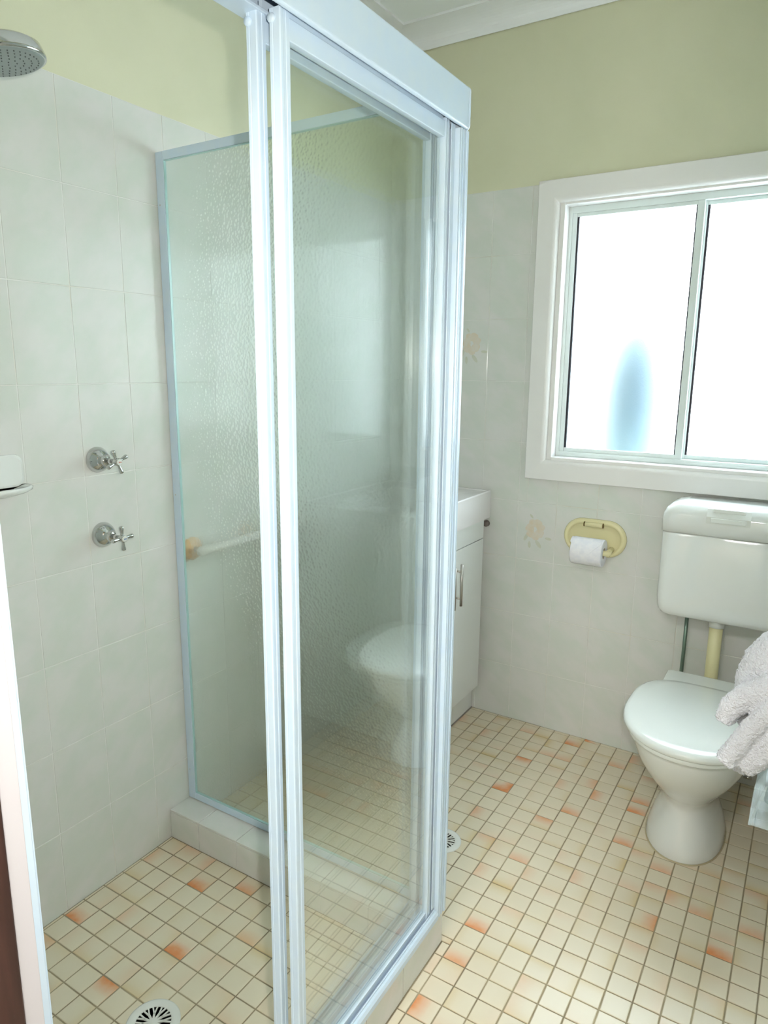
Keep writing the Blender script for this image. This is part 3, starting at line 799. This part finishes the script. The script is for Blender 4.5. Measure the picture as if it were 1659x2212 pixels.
# basin top with a recessed bowl
b = bmesh.new()
x0, x1, y0, y1, zt, zb = 0.002, 0.468, 0.972, YB-0.006, 0.932, 0.824
outer = rrect(x0, x1, y0, y1, 0.006, 4)
def bowl(f, z, ex=0):
    cx, cy = 0.24, (y0+y1)/2; hw, hl = 0.165*f, 0.235*f
    n = len(outer); pts = []
    for (px_, py_) in outer:
        a = math.atan2((py_-cy)/hl, (px_-cx)/hw)
        rr = (abs(cos(a))**4 + abs(sin(a))**4)**(-0.25)
        pts.append((cx+hw*rr*cos(a), cy+hl*rr*sin(a), z))
    return pts
sh = lambda i: [(x+(0.235-x)/abs(0.235-x)*min(i, abs(0.235-x)), y+(cyc-y)/abs(cyc-y)*i, 0) for x, y in outer]
cyc = (y0+y1)/2
rings = [[(x, y, zb) for x, y in outer], [(x, y, zt-0.004) for x, y in outer], [(x, y, zt) for x, y, _ in sh(0.003)], [(x, y, zt) for x, y, _ in sh(0.012)],
         [(x, y, zt-0.004) for x, y, _ in sh(0.018)], bowl(1.0, zt-0.006), bowl(0.94, zt-0.03), bowl(0.85, zt-0.075), bowl(0.55, zt-0.095), bowl(0.15, zt-0.10)]
loft(b, rings)
ob = obj('vanity_basin', b, M_counter)
tag(ob, 'thick white basin top on the vanity cabinet', 'basin')
# grey wall cap just under the basin top
b = bmesh.new(); lathe(b, [(0.0, 0.0), (0.0125, 0.0), (0.0125, 0.012), (0.010, 0.018), (0.0, 0.019)], (0.452, YB-0.0008, 0.797), (0, -1, 0), 20)
t = obj('pipe_cap', b, mat('grey_rubber', sc(120, 112, 108), 0.6), smooth=True); tag(t, 'small grey pipe cap on the wall under the basin end', 'pipe cap')

# ------------------------------------------------------------------ toilet
TX = 1.311
toi = thing('toilet', 'white ceramic toilet with a closed plastic lid, under the window', 'toilet', (TX, 1.2, 0))
def tp(name, bm, M, parent=None, **k):
    o = obj(name, bm, M, parent or toi, **k)
    if parent is None: o.matrix_parent_inverse = Matrix.Translation(-Vector(toi.location))
    return o
def dring(hw, yf, yb, z, n=48, p=2.2, q=2.6, hb=None):
    """egg outline: round front (low y), squarer back"""
    cy = yf + (yb-yf)*0.52; pts = []
    for i in range(n):
        a = 2*pi*i/n; c, s = cos(a), sin(a)
        e = p if s < 0 else q
        rr = (abs(c)**e + abs(s)**e)**(-1/e)
        pts.append((TX + hw*rr*c, cy + ((cy-yf) if s < 0 else (yb-cy))*rr*s, z))
    return pts
b = bmesh.new()
prof = [(0.108, 1.050, 1.395, 0.000), (0.110, 1.048, 1.395, 0.006), (0.105, 1.056, 1.392, 0.030), (0.094, 1.074, 1.385, 0.065), (0.080, 1.096, 1.375, 0.100), (0.073, 1.108, 1.368, 0.128),
        (0.075, 1.104, 1.372, 0.148), (0.087, 1.082, 1.385, 0.172), (0.107, 1.045, 1.400, 0.205), (0.132, 1.000, 1.418, 0.250), (0.152, 0.965, 1.436, 0.295), (0.165, 0.945, 1.446, 0.335), (0.171, 0.936, 1.450, 0.362), (0.172, 0.935, 1.451, 0.374), (0.165, 0.945, 1.446, 0.380)]
loft(b, [dring(h, yf, yb, z) for h, yf, yb, z in prof])
pan = tp('pan', b, M_ceramic, smooth=True)
b = bmesh.new(); tube(b, [(TX, 1.36, 0.20), (TX, 1.42, 0.17), (TX, 1.47, 0.10), (TX, 1.49, 0.012)], [0.055, 0.058, 0.055, 0.055], 24); obj('outlet', b, M_ceramic, pan, smooth=True)
b = bmesh.new(); loft(b, [dring(0.1125, 1.045, 1.398, 0.0006), dring(0.111, 1.047, 1.397, 0.003)]); obj('base_sealant', b, mat('sealant', sc(190, 178, 146), 0.6), pan)
def seatring(b, z0, z1, hw, yf, yb, edge):
    loft(b, [dring(hw-edge, yf+edge, yb-edge, z0, p=2.15, q=3.0), dring(hw, yf, yb, z0+edge*.8, p=2.15, q=3.0), dring(hw, yf, yb, z1-edge, p=2.15, q=3.0), dring(hw-edge*.45, yf+edge*.45, yb-edge*.45, z1-edge*.25, p=2.15, q=3.0), dring(hw-edge*1.8, yf+edge*1.8, yb-edge*1.8, z1, p=2.15, q=3.0)])
b = bmesh.new(); seatring(b, 0.3805, 0.3965, 0.181, 0.915, 1.372, 0.004); tp('seat', b, M_seat, smooth=True)
b = bmesh.new()
rings = []
for ed, z in ((0.006, 0.397), (0.0, 0.402), (0.0, 0.410), (0.004, 0.416), (0.014, 0.4205), (0.05, 0.4235), (0.11, 0.4245)):
    rings.append(dring(0.189-ed, 0.905+ed, 1.372-ed*.6, z, p=2.15, q=3.4))
loft(b, rings); tp('lid', b, M_seat, smooth=True)
b = bmesh.new(); loft(b, [[(x, y, z) for x, y in rrect(TX-0.126+i, TX+0.126-i, 1.335+i, 1.452-i, 0.014)] for i, z in ((0.0, 0.381), (0.0, 0.412), (0.003, 0.4165), (0.008, 0.4175))])
tp('hinge_block', b, M_seat)
# cistern
CX0, CX1, CY0, CY1 = TX-0.184, TX+0.200, 1.442, YB-0.004
b = bmesh.new()
loft(b, [[(x, y, z) for x, y in rrect(CX0+i, CX1-i, CY0+i*.6, CY1, 0.024)] for i, z in ((0.040, 0.600), (0.026, 0.602), (0.014, 0.608), (0.006, 0.620), (0.002, 0.640), (0.0, 0.665), (0.0, 0.880), (0.004, 0.8835))])
cis = tp('cistern', b, M_ceramic, smooth=True)
b = bmesh.new()
loft(b, [[(x, y, z) for x, y in rrect(CX0+i, CX1-i, CY0+i, CY1, 0.026)] for i, z in ((0.004, 0.884), (-0.004, 0.886), (-0.004, 0.925), (-0.001, 0.945), (0.007, 0.962), (0.020, 0.974), (0.036, 0.981), (0.060, 0.985))])
obj('cistern_lid', b, M_ceramic, cis, smooth=True)
b = bmesh.new(); bc = TX+0.006
prism(b, [(CY0+0.002, 0.925), (CY0-0.0045, 0.926), (CY0-0.005, 0.948), (CY0+0.014, 0.970), (CY0+0.022, 0.972)], bc-0.062, bc+0.062, 'x'); obj('button_surround', b, M_plastic, cis)
b = bmesh.new(); box(b, bc-0.050, bc+0.050, CY0-0.0085, CY0-0.0045, 0.9300, 0.9450, bev=0.002); obj('flush_button', b, M_seat, cis)
b = bmesh.new(); box(b, bc-0.046, bc+0.046, CY0+0.004, CY0+0.018, 0.9600, 0.9730, bev=0.003); obj('flush_button', b, M_seat, cis)
# flush pipe
b = bmesh.new(); tube(b, [(TX, 1.505, 0.602), (TX, 1.505, 0.45), (TX+0.001, 1.502, 0.36), (TX+0.001, 1.49, 0.31), (TX, 1.455, 0.30)], 0.0205, 20)
fp = tp('flush_pipe', b, M_cpipe, label='cream plastic flush pipe', smooth=True)
b = bmesh.new(); tube(b, [(TX, 1.505, 0.601), (TX, 1.505, 0.574)], 0.0245, 24); obj('collar', b, M_plastic, fp, smooth=True)
# supply hose left of the flush pipe
b = bmesh.new(); tube(b, [(1.2145, 1.553, 0.594), (1.2145, 1.553, 0.45), (1.213, 1.553, 0.30), (1.21, 1.56, 0.20)], 0.0062, 14)
h = tp('supply_hose', b, M_hose, smooth=True)
b = bmesh.new(); tube(b, [(1.2145, 1.553, 0.601), (1.2145, 1.553, 0.577)], 0.010, 12); obj('nut', b, M_plastic, h)

# stop valve at the foot of the wall on the right
t = thing('stop_valve', 'small chrome stop valve low on the wall right of the toilet pan', 'valve', (1.452, YB-0.001, 0.075))
b = bmesh.new(); lathe(b, [(0.0, 0.0005), (0.018, 0.0005), (0.018, 0.003), (0.009, 0.006), (0.0075, 0.03), (0.0, 0.03)], (0, 0, 0), (0, -1, 0), 20); obj('body', b, M_chrome, t, smooth=True)
b = bmesh.new(); tube(b, [(0, -0.024, -0.018), (0, -0.024, 0.022)], [0.008, 0.007], 12); tube(b, [(-0.013, -0.028, -0.030), (0.013, -0.028, -0.030)], 0.0075, 12); obj('handle', b, M_chrome, t, smooth=True)
b = bmesh.new(); tube(b, [(0, -0.024, 0.022), (0.004, -0.024, 0.12), (0.02, -0.03, 0.30)], 0.005, 12); obj('riser', b, M_brush, t, smooth=True)

# ------------------------------------------------------------------ paper holder and roll
PX, PZ = 0.8765, 0.797
t = thing('toilet_roll_holder', 'cream yellow oval ceramic toilet roll holder on the window wall', 'toilet roll holder', (PX, YB, PZ))
def stad(hw, hh, y, n=14):
    r = hh; pts = []
    for a in arc(-pi/2, pi/2, n): pts.append((hw-r+r*cos(a), y, r*sin(a)))
    for a in arc(pi/2, 3*pi/2, n): pts.append((-(hw-r)+r*cos(a), y, r*sin(a)))
    return pts
b = bmesh.new()
loft(b, [stad(0.113, 0.068, -0.0008), stad(0.113, 0.068, -0.006), stad(0.110, 0.065, -0.013), stad(0.104, 0.059, -0.017), stad(0.098, 0.053, -0.0165), stad(0.094, 0.049, -0.011), stad(0.090, 0.045, -0.006), stad(0.07, 0.03, -0.005)])
obj('dish_plate', b, M_cream, t, smooth=True)
b = bmesh.new(); tube(b, [(-0.033, -0.022, 0.050), (0.029, -0.022, 0.050)], 0.0085, 18); obj('hinge_bar', b, M_cream, t, smooth=True)
M_bgap = mat('brown_gap', sc(120, 100, 50), 0.6)
for xx in (-0.036, 0.031):
    b = bmesh.new(); tube(b, [(xx-0.0015, -0.0215, 0.050), (xx+0.0015, -0.0215, 0.050)], 0.0090, 14); obj('hinge_gap', b, M_bgap, t)
b = bmesh.new()
tube(b, [(0.064, -0.012, -0.034), (0.064, -0.045, -0.036), (0.064, -0.072, -0.038)], [0.010, 0.010, 0.011], 16)
tube(b, [(-0.062, -0.012, -0.034), (-0.062, -0.045, -0.036), (-0.062, -0.072, -0.038)], [0.008, 0.008, 0.009], 16)
tube(b, [(-0.062, -0.066, -0.038), (0.072, -0.066, -0.038)], 0.010, 16)
obj('spindle_arms', b, M_cream, t, smooth=True)
rx0, rx1, ry_, rz_, rr_ = 0.820, 0.929, YB-0.069, PZ-0.038, 0.049
b = bmesh.new()
lathe(b, [(0.0195, 0.0), (rr_-0.002, 0.0), (rr_, 0.002), (rr_, 0.107), (rr_-0.002, 0.109), (0.0195, 0.109), (0.0195, 0.0)], (rx0, ry_, rz_), (1, 0, 0), 56, cap=False)
bmesh.ops.remove_doubles(b, verts=b.verts[:], dist=1e-6)
roll = obj('toilet_roll', b, M_paper, smooth=False); tag(roll, 'white toilet roll with a folded triangular end on the cream holder', 'toilet roll')
# inner core surface + pointed end sheet
b = bmesh.new(); tube(b, [(rx0+0.0005, ry_, rz_), (rx1-0.0005, ry_, rz_)], 0.019, 24, cap=False); obj('core', b, mat('cardboard_core', sc(190, 180, 165), 0.9), roll)
b = bmesh.new(); sheet = []; n = 12
for i in range(n+1):
    a = radians(100 + 100*i/n)     # from top over the front
    half = 0.0535 if i < 4 else 0.0535*(1-(i-4)/(n-4))
    half = max(half, 0.0012)
    c = (rx0+rx1)/2 - 0.004
    yy, zz = ry_+(rr_+0.0012)*cos(a), rz_+(rr_+0.0012)*sin(a)
    sheet.append((b.verts.new((c-half, yy, zz)), b.verts.new((c+half, yy, zz))))
for (p, q), (r_, s_) in zip(sheet, sheet[1:]): b.faces.new((p, q, s_, r_))
e = obj('end_sheet', b, M_paper, roll); so = e.modifiers.new('thick', 'SOLIDIFY'); so.thickness = 0.0014

# ------------------------------------------------------------------ printed flowers on two wall tiles
def flower(cx, cz, s, parent):
    y = YB-0.0007
    def blob(pts, name, M, dy=0):
        b = bmesh.new(); vs_ = [b.verts.new((cx+px_*s, y-dy, cz+pz_*s)) for px_, pz_ in pts]
        f = b.faces.new(vs_); bmesh.ops.recalc_face_normals(b, faces=[f])
        if f.normal.y > 0: bmesh.ops.reverse_faces(b, faces=[f])
        obj(name, b, M, parent)
    rnd = random.Random(3)
    for k in range(7):
        a = 2*pi*k/7+0.3; px_, pz_ = 0.022*cos(a), 0.026*sin(a)
        blob([(px_+0.017*cos(t)*(1+.15*sin(3*t+k)), pz_+0.016*sin(t)) for t in arc(0, 2*pi-0.35, 17)], 'petal', M_petal, 0.00004*k)
    for (a, d, ln) in ((-2.4, 0.048, 0.016), (-1.3, 0.055, 0.018), (-0.5, 0.060, 0.013), (-1.9, 0.062, 0.014), (1.9, 0.05, 0.010)):
        px_, pz_ = d*cos(a), d*sin(a)*1.05
        c, sn = cos(a+0.4), sin(a+0.4)
        blob([(px_+ln*cos(t)*c-0.4*ln*sin(t)*sn, pz_+ln*cos(t)*sn+0.4*ln*sin(t)*c) for t in arc(0, 2*pi-0.4, 13)], 'leaf', M_leaf)
flower(0.360, 1.487, 1.0, wall_back)
flower(0.650, 0.797, 1.0, wall_back)

# ------------------------------------------------------------------ towel on a ring on the right wall
def P2(u, v, y):
    d = right*((u-829.5)/1502.34) + up*((1106-v)/1502.34) + fwd
    return CAMP + d*((y-CAMP.y)/d.y)
b = bmesh.new()
def fold(pts, rx, n=18, flat=0.75):
    """rounded roll through pixel-free world points: pts (x, y, z), rx radius list"""
    tube(b, pts, rx, 18)
ty = 0.06
W_ = lambda lst, dy=0.0: [tuple(P2(u, v, ty+dy)) for u, v in lst]
tube(b, W_([(1705, 1400), (1672, 1440), (1650, 1480), (1632, 1520)], 0.05), [0.034, 0.038, 0.036, 0.028], 20)
tube(b, W_([(1720, 1478), (1660, 1490), (1614, 1506), (1580, 1528), (1563, 1556)], 0.004), [0.022, 0.0195, 0.0175, 0.0155, 0.0115], 20)
tube(b, W_([(1700, 1490), (1650, 1515), (1612, 1545), (1600, 1562)], 0.02), [0.020, 0.017, 0.013, 0.010], 20)
tube(b, W_([(1712, 1512), (1666, 1536), (1626, 1572), (1594, 1612), (1566, 1644)], -0.016), [0.0125, 0.0130, 0.0135, 0.0138, 0.0135], 20)
tube(b, W_([(1735, 1545), (1702, 1566), (1667, 1604), (1640, 1636), (1608, 1660)], -0.012), [0.018, 0.0170, 0.0165, 0.0155, 0.0125], 20)
tube(b, W_([(1665, 1555), (1622, 1606), (1592, 1656)], 0.020), [0.022, 0.022, 0.0165], 20)
tube(b, W_([(1740, 1500), (1730, 1570), (1700, 1620)], 0.035), [0.03, 0.03, 0.02], 20)
towel = obj('bath_towel', b, M_towel)
tag(towel, 'white terry towel hanging in thick folds at the right edge of the photo', 'towel')
rm = towel.modifiers.new('remesh', 'REMESH'); rm.mode = 'VOXEL'; rm.voxel_size = 0.0022; rm.use_smooth_shade = True
sm = towel.modifiers.new('smooth', 'SMOOTH'); sm.iterations = 2; sm.factor = 0.4
tx = bpy.data.textures.new('terry', 'CLOUDS'); tx.noise_scale = 0.0035; tx.noise_depth = 1
dm = towel.modifiers.new('loops', 'DISPLACE'); dm.texture = tx; dm.strength = 0.0045; dm.mid_level = 0.5; dm.texture_coords = 'GLOBAL'
# rail that carries the towel
t = thing('towel_ring', 'chrome wall arm holding the white towel on the right wall', 'towel holder', (XR, 0.08, 1.13))
b = bmesh.new(); lathe(b, [(0.0, 0.0005), (0.024, 0.0005), (0.024, 0.006), (0.012, 0.012), (0.0, 0.012)], (0, 0, 0), (-1, 0, 0), 24); obj('flange', b, M_chrome, t, smooth=True)
b = bmesh.new(); tube(b, [(-0.01, 0, 0), (-0.05, 0, -0.002), (-0.10, 0, -0.03), (-0.112, 0, -0.07)], 0.006, 12); obj('arm', b, M_chrome, t, smooth=True)
# clear plastic tray below the towel
t = thing('clear_tray', 'clear plastic wall tray just below the white towel', 'tray', (XR, 0.08, 0.85))
b = bmesh.new()
box(b, -0.148, -0.001, -0.05, 0.05, -0.032, -0.029, bev=0.001); box(b, -0.148, -0.001, 0.047, 0.05, -0.029, 0.02, bev=0.001)
bm2 = bmesh.new(); prism(bm2, [(-0.1495, -0.032), (-0.1465, -0.032), (-0.133, 0.028), (-0.136, 0.028)], -0.05, 0.05, 'y'); merge(b, bm2)
obj('shell', b, M_clearp, t)
b = bmesh.new(); tube(b, [(-0.128, 0.0, -0.02), (-0.124, 0.0, 0.02), (-0.118, 0.0, 0.045)], 0.008, 12); obj('clip', b, M_clearp, t, smooth=True)

# ------------------------------------------------------------------ outside the window
struct('ground_outside', B(-2.5, 5, YB+0.2, 6, -0.4, -0.35), M_conc)
t = thing('water_tank', 'dark blue-grey tank outside, blurred through the left frosted pane', 'tank', (0.875, 2.02, -0.35))
b = bmesh.new(); lathe(b, [(0.0, 0.0), (0.19, 0.0), (0.20, 0.02), (0.20, 1.55), (0.19, 1.72), (0.16, 1.88), (0.09, 1.99), (0.0, 2.01)], (0, 0, 0), (0, 0, 1), 40); obj('shell', b, M_tank, t, smooth=True)
